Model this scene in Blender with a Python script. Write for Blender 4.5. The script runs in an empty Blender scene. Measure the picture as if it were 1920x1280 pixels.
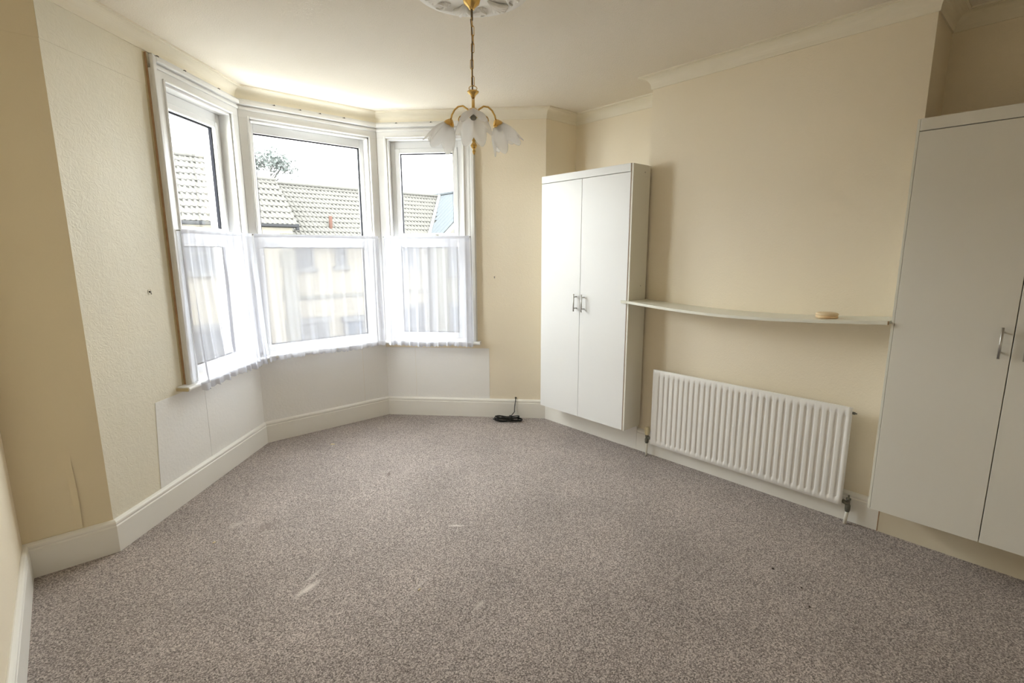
import bpy, bmesh, math, random
from mathutils import Vector, Matrix
random.seed(7)
scene = bpy.context.scene
COL = scene.collection
PI = math.pi

# ------------------------------------------------------------------ camera
CAM = (-0.05068, -3.01805, 1.46185)
YAW, PITCH, ROLL, FPX = -0.729109, -0.176624, -0.00318, 939.935
cyw, syw, cp, sp = math.cos(YAW), math.sin(YAW), math.cos(PITCH), math.sin(PITCH)
fwd = Vector((-syw*cp, cyw*cp, sp)); rgt = Vector((cyw, syw, 0)); upv = rgt.cross(fwd)
Rv = rgt*math.cos(ROLL) + upv*math.sin(ROLL); Uv = -rgt*math.sin(ROLL) + upv*math.cos(ROLL)
cam_data = bpy.data.cameras.new('camera'); cam = bpy.data.objects.new('camera', cam_data); COL.objects.link(cam)
cam.matrix_world = Matrix(((Rv.x, Uv.x, -fwd.x, CAM[0]), (Rv.y, Uv.y, -fwd.y, CAM[1]), (Rv.z, Uv.z, -fwd.z, CAM[2]), (0, 0, 0, 1)))
cam_data.sensor_width = 36; cam_data.lens = FPX*36/1920; cam_data.clip_start = 0.02; cam_data.clip_end = 400
scene.camera = cam

# ------------------------------------------------------------------ world (bright overcast sky), exposure
world = bpy.data.worlds.new('sky'); scene.world = world; world.use_nodes = True
bg = world.node_tree.nodes['Background']
bg.inputs[0].default_value = (0.97, 0.985, 1.0, 1); bg.inputs[1].default_value = 1.0
vs = scene.view_settings
vs.view_transform = 'Standard'; vs.look = 'None'; vs.gamma = 1.0; vs.use_curve_mapping = False
vs.exposure = 4.66
scene.cycles.max_bounces = 8; scene.cycles.diffuse_bounces = 6; scene.cycles.glossy_bounces = 3; scene.cycles.transparent_max_bounces = 16
scene.cycles.use_adaptive_sampling = True; scene.cycles.adaptive_threshold = 0.04
scene.cycles.sample_clamp_indirect = 8.0
scene.cycles.caustics_reflective = False; scene.cycles.caustics_refractive = False

# ------------------------------------------------------------------ room plan (walked with the room on the right)
H = 2.6
XL, XA, XB, XP = -0.325, 3.39, 3.036, 3.016
YB1, YB2, YBACK = -0.978, -2.4516, -3.95
W = [(XL, YBACK), (XL, 0), (0, 0), (0.9944, 1.0438), (2.0578, 1.0438), (3.0243, 0), (XA, 0), (XA, YB1), (XB, YB1), (XB, YB2), (XA, YB2), (XA, YBACK)]
T = 0.2

def seg_nor(a, b):
    d = (Vector(b) - Vector(a)).normalized(); return Vector((d.y, -d.x))
def mitres(path, closed=False):
    n = len(path); out = []
    for i in range(n):
        a = seg_nor(path[i-1], path[i]) if (i > 0 or closed) else None
        b = seg_nor(path[i], path[(i+1) % n]) if (i < n-1 or closed) else None
        if a is None: out.append(b)
        elif b is None: out.append(a)
        else:
            m = a + b; out.append(m*(2/m.dot(m)))
    return out
MIT = mitres(W, True)
def offs(i, d): return Vector(W[i]) + MIT[i]*d

# ------------------------------------------------------------------ helpers
def tag(o, label=None, cat=None, group=None, kind=None):
    if label: o['label'] = label
    if cat: o['category'] = cat
    if group: o['group'] = group
    if kind: o['kind'] = kind
    return o
def empty(name, loc=(0, 0, 0), rz=0, parent=None):
    o = bpy.data.objects.new(name, None); COL.objects.link(o); o.location = loc; o.rotation_euler = (0, 0, rz)
    o.empty_display_size = 0.05
    if parent: o.parent = parent
    return o
class MB:
    def __init__(s): s.v = []; s.f = []
    def add(s, vs, fs):
        b = len(s.v); s.v += [tuple(q) for q in vs]; s.f += [tuple(b+i for i in f) for f in fs]; return s
    def box(s, x0, x1, y0, y1, z0, z1):
        return s.add([(x0, y0, z0), (x1, y0, z0), (x1, y1, z0), (x0, y1, z0), (x0, y0, z1), (x1, y0, z1), (x1, y1, z1), (x0, y1, z1)],
                     [(0, 3, 2, 1), (4, 5, 6, 7), (0, 1, 5, 4), (1, 2, 6, 5), (2, 3, 7, 6), (3, 0, 4, 7)])
    def prism(s, poly, z0, z1):
        n = len(poly)
        return s.add([(x, y, z0) for x, y in poly] + [(x, y, z1) for x, y in poly],
                     [tuple(reversed(range(n))), tuple(range(n, 2*n))] + [(i, (i+1) % n, n+(i+1) % n, n+i) for i in range(n)])
    def ring(s, x0, x1, z0, z1, w, y0, y1):      # rectangular frame lying in the xz plane
        s.box(x0, x0+w, y0, y1, z0, z1); s.box(x1-w, x1, y0, y1, z0, z1)
        s.box(x0+w, x1-w, y0, y1, z0, z0+w); return s.box(x0+w, x1-w, y0, y1, z1-w, z1)
    def lathe(s, prof, c=(0, 0, 0), n=24, M=None):   # prof: (r, z)
        b = []; fs = []; m = len(prof)
        for k in range(n):
            a = 2*PI*k/n
            for r, z in prof:
                q = Vector((r*math.cos(a), r*math.sin(a), z))
                if M: q = M @ q
                b.append(q + Vector(c))
        for k in range(n):
            k2 = (k+1) % n
            for i in range(m-1): fs.append((k*m+i, k2*m+i, k2*m+i+1, k*m+i+1))
        return s.add(b, fs)
    def tube(s, pts, r, n=8, closed=False):
        pts = [Vector(q) for q in pts]; N = len(pts); rr = r if hasattr(r, '__len__') else [r]*N
        b = []; fs = []; prev = None
        for i, q in enumerate(pts):
            if closed: t = (pts[(i+1) % N] - pts[i-1])
            else: t = pts[min(i+1, N-1)] - pts[max(i-1, 0)]
            t.normalize()
            if prev is None:
                a = Vector((0, 0, 1)) if abs(t.z) < 0.9 else Vector((1, 0, 0)); u = t.cross(a).normalized()
            else:
                u = (prev - t*prev.dot(t)).normalized()
            prev = u; w = t.cross(u)
            for k in range(n):
                a = 2*PI*k/n; b.append(q + (u*math.cos(a) + w*math.sin(a))*rr[i])
        for i in range(N if closed else N-1):
            j = (i+1) % N
            for k in range(n): fs.append((i*n+k, i*n+(k+1) % n, j*n+(k+1) % n, j*n+k))
        if not closed: fs += [tuple(reversed(range(n))), tuple(range((N-1)*n, N*n))]
        return s.add(b, fs)
    def grid(s, fn, nu, nv):
        b = [fn(i/nu, j/nv) for j in range(nv+1) for i in range(nu+1)]
        return s.add(b, [(j*(nu+1)+i, j*(nu+1)+i+1, (j+1)*(nu+1)+i+1, (j+1)*(nu+1)+i) for j in range(nv) for i in range(nu)])
    def sweep(s, prof, path, mit, caps=True):
        m = len(prof); b = []; fs = []
        for P, M in zip(path, mit):
            for d, z in prof: b.append((P[0]+M[0]*d, P[1]+M[1]*d, z))
        for i in range(len(path)-1):
            for k in range(m): fs.append((i*m+k, i*m+(k+1) % m, (i+1)*m+(k+1) % m, (i+1)*m+k))
        if caps: fs += [tuple(range(m)), tuple(reversed(range((len(path)-1)*m, len(path)*m)))]
        return s.add(b, fs)
    def build(s, name, mat, parent=None, smooth=False, bevel=0, seg=2, loc=None, rz=None, solid=0):
        me = bpy.data.meshes.new(name); me.from_pydata(s.v, [], s.f); me.validate()
        bm = bmesh.new(); bm.from_mesh(me); bmesh.ops.recalc_face_normals(bm, faces=bm.faces); bm.to_mesh(me); bm.free()
        me.materials.append(mat)
        if smooth: me.polygons.foreach_set('use_smooth', [True]*len(me.polygons))
        o = bpy.data.objects.new(name, me); COL.objects.link(o)
        if parent: o.parent = parent
        if loc: o.location = loc
        if rz: o.rotation_euler = (0, 0, rz)
        if solid:
            md = o.modifiers.new('thickness', 'SOLIDIFY'); md.thickness = solid; md.offset = 0
        if bevel:
            md = o.modifiers.new('bevel', 'BEVEL'); md.width = bevel; md.segments = seg; md.limit_method = 'ANGLE'; md.angle_limit = math.radians(40)
        return o

# ------------------------------------------------------------------ materials
MATS = {}
def mat(name, col, rough=0.6, bump=None, var=None, spec=0.5, metal=0.0, sheen=0):
    """bump: list of (kind, scale, strength, distance); var: (scale, colour2, amount)"""
    m = bpy.data.materials.new(name); m.use_nodes = True; nt = m.node_tree; N = nt.nodes; L = nt.links
    b = N['Principled BSDF']; b.inputs['Roughness'].default_value = rough; b.inputs['Metallic'].default_value = metal
    b.inputs['Specular IOR Level'].default_value = spec
    tc = N.new('ShaderNodeTexCoord')
    if var:
        nz = N.new('ShaderNodeTexNoise'); nz.inputs['Scale'].default_value = var[0]; nz.inputs['Detail'].default_value = 5
        L.new(tc.outputs['Object'], nz.inputs['Vector'])
        mr = N.new('ShaderNodeMapRange'); mr.inputs[1].default_value = 0.35; mr.inputs[2].default_value = 0.7; mr.inputs[4].default_value = var[2]
        L.new(nz.outputs['Fac'], mr.inputs[0])
        mx = N.new('ShaderNodeMix'); mx.data_type = 'RGBA'; mx.inputs[6].default_value = (*col, 1); mx.inputs[7].default_value = (*var[1], 1)
        L.new(mr.outputs[0], mx.inputs[0]); L.new(mx.outputs[2], b.inputs['Base Color'])
    else:
        b.inputs['Base Color'].default_value = (*col, 1)
    prev = None
    for kind, sc, st, dist in (bump or []):
        if kind == 'noise':
            t = N.new('ShaderNodeTexNoise'); t.inputs['Detail'].default_value = 6; o = t.outputs['Fac']
        elif kind == 'swirl':
            t = N.new('ShaderNodeTexNoise'); t.inputs['Detail'].default_value = 2; t.inputs['Distortion'].default_value = 2.5; o = t.outputs['Fac']
        else:
            t = N.new('ShaderNodeTexVoronoi'); o = t.outputs['Distance']
        t.inputs['Scale'].default_value = sc; L.new(tc.outputs['Object'], t.inputs['Vector'])
        bp = N.new('ShaderNodeBump'); bp.inputs['Strength'].default_value = st; bp.inputs['Distance'].default_value = dist
        L.new(o, bp.inputs['Height'])
        if prev: L.new(prev.outputs[0], bp.inputs['Normal'])
        prev = bp
    if prev: L.new(prev.outputs[0], b.inputs['Normal'])
    MATS[name] = m; return m

CREAM = (0.88, 0.785, 0.615)
M_wall = mat('cream_embossed_wallpaper', CREAM, 0.65, [('swirl', 38, 0.32, 0.004), ('noise', 120, 0.12, 0.002)], (1.6, (0.86, 0.78, 0.64), 0.6))
M_wall_rough = mat('cream_lumpy_wallpaper', (0.87, 0.81, 0.66), 0.65, [('noise', 9, 0.35, 0.012), ('swirl', 30, 0.32, 0.006)], (1.4, (0.83, 0.80, 0.69), 0.8))
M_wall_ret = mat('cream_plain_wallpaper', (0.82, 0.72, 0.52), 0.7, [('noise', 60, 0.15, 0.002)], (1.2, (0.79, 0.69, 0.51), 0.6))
M_lining = mat('white_painted_lining', (0.90, 0.89, 0.87), 0.6, [('noise', 55, 0.35, 0.005)], (2.5, (0.88, 0.86, 0.82), 0.6))
M_ceil = mat('stippled_ceiling_paint', (0.87, 0.80, 0.685), 0.8, [('noise', 150, 0.6, 0.006), ('vor', 90, 0.25, 0.003)], (0.8, (0.89, 0.835, 0.745), 0.8))
M_cornice = mat('cornice_paint', (0.88, 0.82, 0.69), 0.6, [('noise', 40, 0.06, 0.002)], (3, (0.85, 0.78, 0.62), 0.6))
M_gloss = mat('white_gloss_woodwork', (0.80, 0.795, 0.785), 0.35, [('noise', 25, 0.05, 0.002)], (4, (0.74, 0.73, 0.70), 0.5))
M_skirt = mat('skirting_paint', (0.88, 0.86, 0.81), 0.38, [('noise', 18, 0.06, 0.002)], (3, (0.86, 0.83, 0.76), 0.6))
M_upvc = mat('white_upvc', (0.76, 0.76, 0.76), 0.3)
M_gasket = mat('black_gasket', (0.012, 0.012, 0.016), 0.7, spec=0.1)
M_bare = mat('bare_brown_wood', (0.42, 0.25, 0.14), 0.7, [('noise', 90, 0.3, 0.002)], (20, (0.55, 0.38, 0.20), 0.8))
M_ochre = mat('ochre_shade_and_wear', (0.60, 0.50, 0.30), 0.7, [('noise', 60, 0.2, 0.002)])  # painted shade beside the left casing, also the sill's worn end
M_melamine = mat('white_melamine', (0.80, 0.80, 0.79), 0.4)
M_melamine_side = mat('cream_melamine_side', (0.78, 0.76, 0.68), 0.45)
M_melamine_warm = mat('off_white_melamine', (0.78, 0.76, 0.70), 0.42)
M_edge = mat('brown_board_edge', (0.36, 0.24, 0.16), 0.7)
M_plinth_cream = mat('cream_painted_plinth', (0.74, 0.68, 0.54), 0.5, None, (3, (0.66, 0.56, 0.40), 0.7))
M_steel = mat('brushed_steel', (0.55, 0.54, 0.52), 0.35, metal=1.0)
M_rad = mat('radiator_enamel', (0.84, 0.82, 0.79), 0.3)
M_valve = mat('tarnished_valve_metal', (0.16, 0.16, 0.14), 0.45, None, (60, (0.30, 0.28, 0.22), 0.8), metal=0.7)
M_valvecap = mat('cream_plastic_cap', (0.85, 0.76, 0.52), 0.45)
M_pipe = mat('white_painted_pipe', (0.80, 0.77, 0.68), 0.4)
M_shelf = mat('white_shelf_board', (0.80, 0.79, 0.70), 0.4)
M_chip = mat('raw_chipboard', (0.50, 0.30, 0.17), 0.8, None, (120, (0.62, 0.45, 0.28), 0.9))
M_wood = mat('pale_turned_wood', (0.80, 0.54, 0.30), 0.5, None, (30, (0.88, 0.74, 0.50), 1.0))
M_brass = mat('polished_brass', (0.78, 0.52, 0.18), 0.22, metal=1.0)
M_cord = mat('brown_flex', (0.16, 0.11, 0.06), 0.6)
M_plaster = mat('white_plaster_moulding', (0.90, 0.88, 0.84), 0.6, [('noise', 30, 0.1, 0.002)])
M_black = mat('black_cable_rubber', (0.012, 0.013, 0.013), 0.32)
M_dark = mat('dark_hole', (0.03, 0.025, 0.02), 0.8)
M_crumb = mat('cream_crumb', (0.8, 0.7, 0.45), 0.8)
M_dirt = mat('dark_brown_speck', (0.05, 0.03, 0.02), 0.9)

def carpet():
    m = bpy.data.materials.new('flecked_carpet'); m.use_nodes = True; nt = m.node_tree; N = nt.nodes; L = nt.links
    b = N['Principled BSDF']; b.inputs['Roughness'].default_value = 0.95; b.inputs['Specular IOR Level'].default_value = 0.12
    b.inputs['Sheen Weight'].default_value = 0.25; b.inputs['Sheen Roughness'].default_value = 0.5
    tc = N.new('ShaderNodeTexCoord')
    n1 = N.new('ShaderNodeTexNoise'); n1.inputs['Scale'].default_value = 175; n1.inputs['Detail'].default_value = 4; n1.inputs['Roughness'].default_value = 0.7
    n2 = N.new('ShaderNodeTexNoise'); n2.inputs['Scale'].default_value = 2.2; n2.inputs['Detail'].default_value = 4
    n3 = N.new('ShaderNodeTexNoise'); n3.inputs['Scale'].default_value = 300; n3.inputs['Detail'].default_value = 2
    for n in (n1, n2, n3): L.new(tc.outputs['Object'], n.inputs['Vector'])
    vo = N.new('ShaderNodeTexVoronoi'); vo.inputs['Scale'].default_value = 210; L.new(tc.outputs['Object'], vo.inputs['Vector'])
    sc_ = N.new('ShaderNodeSeparateColor'); L.new(vo.outputs['Color'], sc_.inputs[0])
    mm = N.new('ShaderNodeMapRange'); mm.inputs[3].default_value = -0.14; mm.inputs[4].default_value = 0.14; L.new(sc_.outputs[0], mm.inputs[0])
    ad = N.new('ShaderNodeMath'); ad.operation = 'ADD'; L.new(n1.outputs['Fac'], ad.inputs[0]); L.new(mm.outputs[0], ad.inputs[1])
    r = N.new('ShaderNodeValToRGB'); L.new(ad.outputs[0], r.inputs[0])
    e = r.color_ramp.elements
    e[0].position = 0.32; e[0].color = (0.120, 0.097, 0.090, 1); e[1].position = 0.70; e[1].color = (0.66, 0.58, 0.54, 1)
    k = r.color_ramp.elements.new(0.5); k.color = (0.325, 0.275, 0.256, 1)
    mr = N.new('ShaderNodeMapRange'); mr.inputs[1].default_value = 0.3; mr.inputs[2].default_value = 0.7; mr.inputs[3].default_value = 0.88; mr.inputs[4].default_value = 1.10
    L.new(n2.outputs['Fac'], mr.inputs[0])
    mx = N.new('ShaderNodeVectorMath'); mx.operation = 'SCALE'; L.new(r.outputs[0], mx.inputs[0]); L.new(mr.outputs[0], mx.inputs['Scale'])
    prev = mx.outputs[0]
    # worn pale rubs in the pile: (x, y, length, width, angle)
    sep = N.new('ShaderNodeSeparateXYZ'); L.new(tc.outputs['Object'], sep.inputs[0])
    for (x, y, lx, ly, an, amt) in [(0.60, -0.93, 0.085, 0.022, 0.35, 0.75), (0.66, -0.85, 0.09, 0.012, 0.5, 0.35), (1.39, -0.945, 0.06, 0.014, -0.75, 0.6), (0.98, -1.24, 0.09, 0.012, 0.4, 0.3), (1.10, -1.52, 0.05, 0.016, 0.2, 0.35), (0.62, -0.26, 0.10, 0.05, 0.3, -0.25), (0.50, -0.13, 0.06, 0.03, 0.3, 0.3), (1.43, -0.12, 0.05, 0.018, 0.9, -0.5)]:
        mp = N.new('ShaderNodeMapping'); mp.vector_type = 'TEXTURE'
        mp.inputs['Location'].default_value = (x, y, 0); mp.inputs['Rotation'].default_value = (0, 0, an); mp.inputs['Scale'].default_value = (lx, ly, 1)
        L.new(tc.outputs['Object'], mp.inputs['Vector'])
        g = N.new('ShaderNodeTexGradient'); g.gradient_type = 'SPHERICAL'; L.new(mp.outputs[0], g.inputs[0])
        ml = N.new('ShaderNodeMath'); ml.operation = 'MULTIPLY'; L.new(g.outputs['Fac'], ml.inputs[0]); L.new(n1.outputs['Fac'], ml.inputs[1])
        m2 = N.new('ShaderNodeMath'); m2.operation = 'MULTIPLY'; L.new(ml.outputs[0], m2.inputs[0]); m2.inputs[1].default_value = abs(amt)*3.2; m2.use_clamp = True
        q = N.new('ShaderNodeMix'); q.data_type = 'RGBA'; L.new(m2.outputs[0], q.inputs[0]); L.new(prev, q.inputs[6])
        q.inputs[7].default_value = (0.70, 0.64, 0.60, 1) if amt > 0 else (0.16, 0.12, 0.10, 1); prev = q.outputs[2]
    L.new(prev, b.inputs['Base Color'])
    bp = N.new('ShaderNodeBump'); bp.inputs['Strength'].default_value = 0.25; bp.inputs['Distance'].default_value = 0.003
    L.new(n3.outputs['Fac'], bp.inputs['Height']); L.new(bp.outputs[0], b.inputs['Normal'])
    return m
M_carpet = carpet()

def sheer(name, col, transp, transl, rough_scale=0):
    m = bpy.data.materials.new(name); m.use_nodes = True; nt = m.node_tree; N = nt.nodes; L = nt.links
    N.remove(N['Principled BSDF']); out = N['Material Output']
    t = N.new('ShaderNodeBsdfTransparent'); d = N.new('ShaderNodeBsdfDiffuse'); tl = N.new('ShaderNodeBsdfTranslucent')
    d.inputs[0].default_value = (*col, 1); tl.inputs[0].default_value = (*col, 1)
    a = N.new('ShaderNodeMixShader'); a.inputs[0].default_value = transl; L.new(d.outputs[0], a.inputs[1]); L.new(tl.outputs[0], a.inputs[2])
    b = N.new('ShaderNodeMixShader'); b.inputs[0].default_value = transp; L.new(a.outputs[0], b.inputs[1]); L.new(t.outputs[0], b.inputs[2])
    if rough_scale:
        tc = N.new('ShaderNodeTexCoord'); nz = N.new('ShaderNodeTexNoise'); nz.inputs['Scale'].default_value = rough_scale; nz.inputs['Detail'].default_value = 3
        L.new(tc.outputs['Object'], nz.inputs['Vector'])
        mr = N.new('ShaderNodeMapRange'); mr.inputs[1].default_value = 0.3; mr.inputs[2].default_value = 0.7
        mr.inputs[3].default_value = transp-0.1; mr.inputs[4].default_value = transp+0.1
        L.new(nz.outputs['Fac'], mr.inputs[0]); L.new(mr.outputs[0], b.inputs[0])
    L.new(b.outputs[0], out.inputs[0]); return m
M_net = sheer('white_net_fabric', (0.64, 0.65, 0.72), 0.27, 0.055)
M_lace = sheer('white_lace_hem', (0.66, 0.67, 0.73), 0.08, 0.05)
M_frost = sheer('frosted_tulip_glass', (0.97, 0.97, 0.97), 0.48, 0.7)
def glass():
    m = bpy.data.materials.new('window_glass'); m.use_nodes = True; nt = m.node_tree; N = nt.nodes; L = nt.links
    N.remove(N['Principled BSDF']); out = N['Material Output']
    t = N.new('ShaderNodeBsdfTransparent'); t.inputs[0].default_value = (0.96, 0.98, 0.97, 1)
    g = N.new('ShaderNodeBsdfGlossy'); g.inputs['Roughness'].default_value = 0.02
    fr = N.new('ShaderNodeFresnel'); fr.inputs[0].default_value = 1.45
    ge = N.new('ShaderNodeNewGeometry'); iv = N.new('ShaderNodeMath'); iv.operation = 'SUBTRACT'; iv.inputs[0].default_value = 1.0; L.new(ge.outputs['Backfacing'], iv.inputs[1])
    ml = N.new('ShaderNodeMath'); ml.operation = 'MULTIPLY'; L.new(fr.outputs[0], ml.inputs[0]); L.new(iv.outputs[0], ml.inputs[1])
    mx = N.new('ShaderNodeMixShader'); L.new(ml.outputs[0], mx.inputs[0]); L.new(t.outputs[0], mx.inputs[1]); L.new(g.outputs[0], mx.inputs[2])
    L.new(mx.outputs[0], out.inputs[0]); return m
M_glass = glass()

# ------------------------------------------------------------------ walls, floor, ceiling
def frame(i):
    a, b = Vector(W[i]), Vector(W[i+1]); d = b-a
    return (a.x, a.y, 0), math.atan2(d.y, d.x), d.length
def to_local(i, p):
    (x, y, _), r, _l = frame(i); dx, dy = p[0]-x, p[1]-y
    return (dx*math.cos(r)+dy*math.sin(r), -dx*math.sin(r)+dy*math.cos(r))
def wall(i, name, m, label, opening=None, z0=-0.1, z1=H+0.05, end0=None, end1=None):
    loc, rz, ln = frame(i); mb = MB()
    o0 = to_local(i, offs(i, -T)); o1 = to_local(i, offs(i+1, -T))
    def piece(s0, s1, t0, t1, za, zb): mb.prism([(s0, 0), (s1, 0), (t1, T), (t0, T)], za, zb)
    if opening:
        a, b, za, zb = opening
        piece(0, a, o0[0], a, z0, z1); piece(b, ln, b, o1[0], z0, z1); piece(a, b, a, b, z0, za); piece(a, b, a, b, zb, z1)
    else: piece(0, ln, o0[0], o1[0], z0, z1)
    o = mb.build(name, m, loc=loc, rz=rz); tag(o, label, kind='structure'); return o

WZ0, WZ1 = 0.70, 2.395
LB = (Vector(W[3])-Vector(W[2])).length; CB = W[4][0]-W[3][0]; RB = (Vector(W[5])-Vector(W[4])).length
OPN = {2: (LB-0.735, LB-0.087), 3: (0.078, CB-0.078), 4: (0.087, 0.735)}
wall_left = wall(0, 'wall_left', M_wall, 'cream papered left side wall close to the camera')
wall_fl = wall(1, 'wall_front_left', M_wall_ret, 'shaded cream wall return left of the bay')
wall_bl = wall(2, 'wall_bay_left', M_wall_rough, 'lumpy cream papered left bay wall with screw hole', (*OPN[2], WZ0-0.02, WZ1))
wall_bc = wall(3, 'wall_bay_center', M_wall, 'middle bay wall under the widest window', (*OPN[3], WZ0-0.02, WZ1))
wall_br = wall(4, 'wall_bay_right', M_wall, 'cream papered right bay wall beside the white wardrobe', (*OPN[4], WZ0-0.02, WZ1))
wall_fr = wall(5, 'wall_front_right', M_wall, 'narrow shaded wall return above the far wardrobe')
wall_al = wall(6, 'wall_alcove_far', M_wall, 'alcove wall above the far wardrobe')
wall_c1 = wall(7, 'wall_chimney_side_far', M_wall, 'far side of the chimney breast')
wall_cb = wall(8, 'wall_chimney_breast', M_wall, 'cream embossed chimney breast above radiator and shelf')
wall_c2 = wall(9, 'wall_chimney_side_near', M_wall, 'near side of the chimney breast')
wall_an = wall(10, 'wall_alcove_near', M_wall, 'dim alcove wall above the near wardrobe')
W.append(W[0]); MIT.append(MIT[0])
wall_bk = wall(11, 'wall_back', M_wall, 'cream wall behind the camera')
W.pop(); MIT.pop()

room_out = [offs(i, -T) for i in range(len(W))]
fl = MB().prism([(p.x, p.y) for p in room_out], -0.12, 0.0).build('floor', M_carpet)
tag(fl, 'flecked grey-brown carpet covering the room floor', kind='structure')
ce = MB().prism([(p.x, p.y) for p in room_out], H, H+0.15).build('ceiling', M_ceil)
tag(ce, 'cream stippled ceiling', kind='structure')

# cornice: a cove run right round the room
cov = [(0.0, H), (0.0, H-0.0793), (0.007, H-0.0793), (0.0085, H-0.072)]
for k in range(9):
    a = k/8*PI/2; cov.append((0.0085+0.0530*(1-math.cos(a)), H-0.070+0.0580*math.sin(a)))
cov += [(0.0615, H-0.0095), (0.0718, H-0.0095), (0.0718, H)]
for n, i in enumerate(range(len(W))):
    j = (i+1) % len(W)
    o = MB().sweep(cov, [W[i], W[j]], [MIT[i], MIT[j]]).build('trim_%d' % (n+1), M_cornice)
    for p_ in o.data.polygons: p_.use_smooth = False
    tag(o, 'cream coved cornice length along ' + ['the left wall', 'the left return', 'the left bay wall', 'the middle bay wall', 'the right bay wall', 'the right return', 'the far alcove', 'the far chimney side', 'the chimney breast', 'the near chimney side', 'the near alcove', 'the back wall'][n], kind='structure')

# skirting boards
bprof = [(0, 0), (0.02, 0), (0.02, 0.134), (0.0165, 0.139), (0.0165, 0.143), (0.0195, 0.147), (0.0185, 0.156), (0.013, 0.163), (0.005, 0.1677), (0, 0.1677)]
for i, nm, lab in [(0, 'left', 'the left wall'), (1, 'front_left', 'the left return'), (2, 'bay_left', 'the left bay wall'), (3, 'bay_center', 'the middle bay wall'), (4, 'bay_right', 'the right bay wall')]:
    o = MB().sweep(bprof, [W[i], W[i+1]], [MIT[i], MIT[i+1]]).build('baseboard_'+nm, M_skirt, bevel=0.001)
    tag(o, 'tall white painted skirting along ' + lab, kind='structure')
o = MB().sweep(bprof, [W[5], (3.07, 0)], [MIT[5], Vector((0, -1))]).build('baseboard_front_right', M_skirt)
tag(o, 'short skirting end beside the far wardrobe plinth', kind='structure')
o = MB().sweep(bprof, [(XB, -0.9785), (XB, -2.482)], [Vector((-1, 0))]*2).build('baseboard_chimney', M_skirt, bevel=0.001)
tag(o, 'white skirting under the radiator on the chimney breast', kind='structure')
e_ = MB().box(XP-0.001, XB, -2.4845, -2.482, 0.0, 0.15).build('cut_end', M_chip, o)
o = MB().sweep(bprof, [W[11], W[0]], [MIT[11], MIT[0]]).build('baseboard_back', M_skirt); tag(o, 'skirting behind the camera', kind='structure')

# paper details on the walls
LBi = frame(2)
def linings(wobj, spans, ztop):
    for s0, s1, slant in spans:
        MB().add([(s0, 0, 0.16), (s1, 0, 0.16), (s1, 0, ztop), (s0+slant, 0, ztop), (s0, -0.0025, 0.16), (s1, -0.0025, 0.16), (s1, -0.0025, ztop), (s0+slant, -0.0025, ztop)],
                 [(0, 1, 2, 3), (7, 6, 5, 4), (0, 4, 5, 1), (1, 5, 6, 2), (2, 6, 7, 3), (3, 7, 4, 0)]).build('lining_panel', M_lining, wobj, bevel=0.0008, seg=1)
linings(wall_bl, [(0.325, 0.785, 0.04), (0.787, LB-0.001, 0.0)], 0.652)
linings(wall_bc, [(0.001, 0.835, 0.0), (0.837, CB-0.001, 0.0)], 0.66)
linings(wall_br, [(0.001, 0.268, 0.0), (0.2695, 0.937, 0.0)], 0.625)
# frieze band of paper with an open lower joint
MB().box(0.0, 0.600, -0.0018, 0, 2.348, 2.522).build('frieze_paper', M_wall_rough, wall_bl)
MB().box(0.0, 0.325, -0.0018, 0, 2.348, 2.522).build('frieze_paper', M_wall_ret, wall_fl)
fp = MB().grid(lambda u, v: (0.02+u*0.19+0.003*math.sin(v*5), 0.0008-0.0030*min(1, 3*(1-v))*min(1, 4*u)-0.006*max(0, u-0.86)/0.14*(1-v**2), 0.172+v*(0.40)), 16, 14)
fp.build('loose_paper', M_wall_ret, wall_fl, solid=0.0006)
def plug(wobj, s, z, k):
    e = empty('wall_plug_hole', (0, 0, 0)); loc, rz, _ = frame(k)
    e.location = (loc[0]+s*math.cos(rz), loc[1]+s*math.sin(rz), z); e.rotation_euler = (0, 0, rz)
    MB().lathe([(0.0, -0.003), (0.010, -0.003), (0.013, 0.0), (0.013, 0.002)], n=14, M=Matrix.Rotation(PI/2, 3, 'X')).build('filler_ring', M_lining, e, smooth=True)
    MB().lathe([(0.0, 0.0), (0.0045, 0.0), (0.0045, 0.0045), (0, 0.0045)], n=10, M=Matrix.Rotation(PI/2, 3, 'X')).build('plug', M_dark, e)
    MB().tube([(0, -0.002, 0.003), (0.0005, -0.007, 0.0), (0.001, -0.009, -0.010), (0.003, -0.008, -0.013)], 0.0018, 6).build('hook', M_valve, e)
    return e
tag(plug(wall_bl, 0.431, 1.256, 2), 'small metal hook in the lumpy wall left of the bay window', 'wall hook', 'curtain tie hooks')
tag(plug(wall_br, 0.989, 1.251, 4), 'small metal hook in the cream wall between bay window and far wardrobe', 'wall hook', 'curtain tie hooks')

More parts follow.
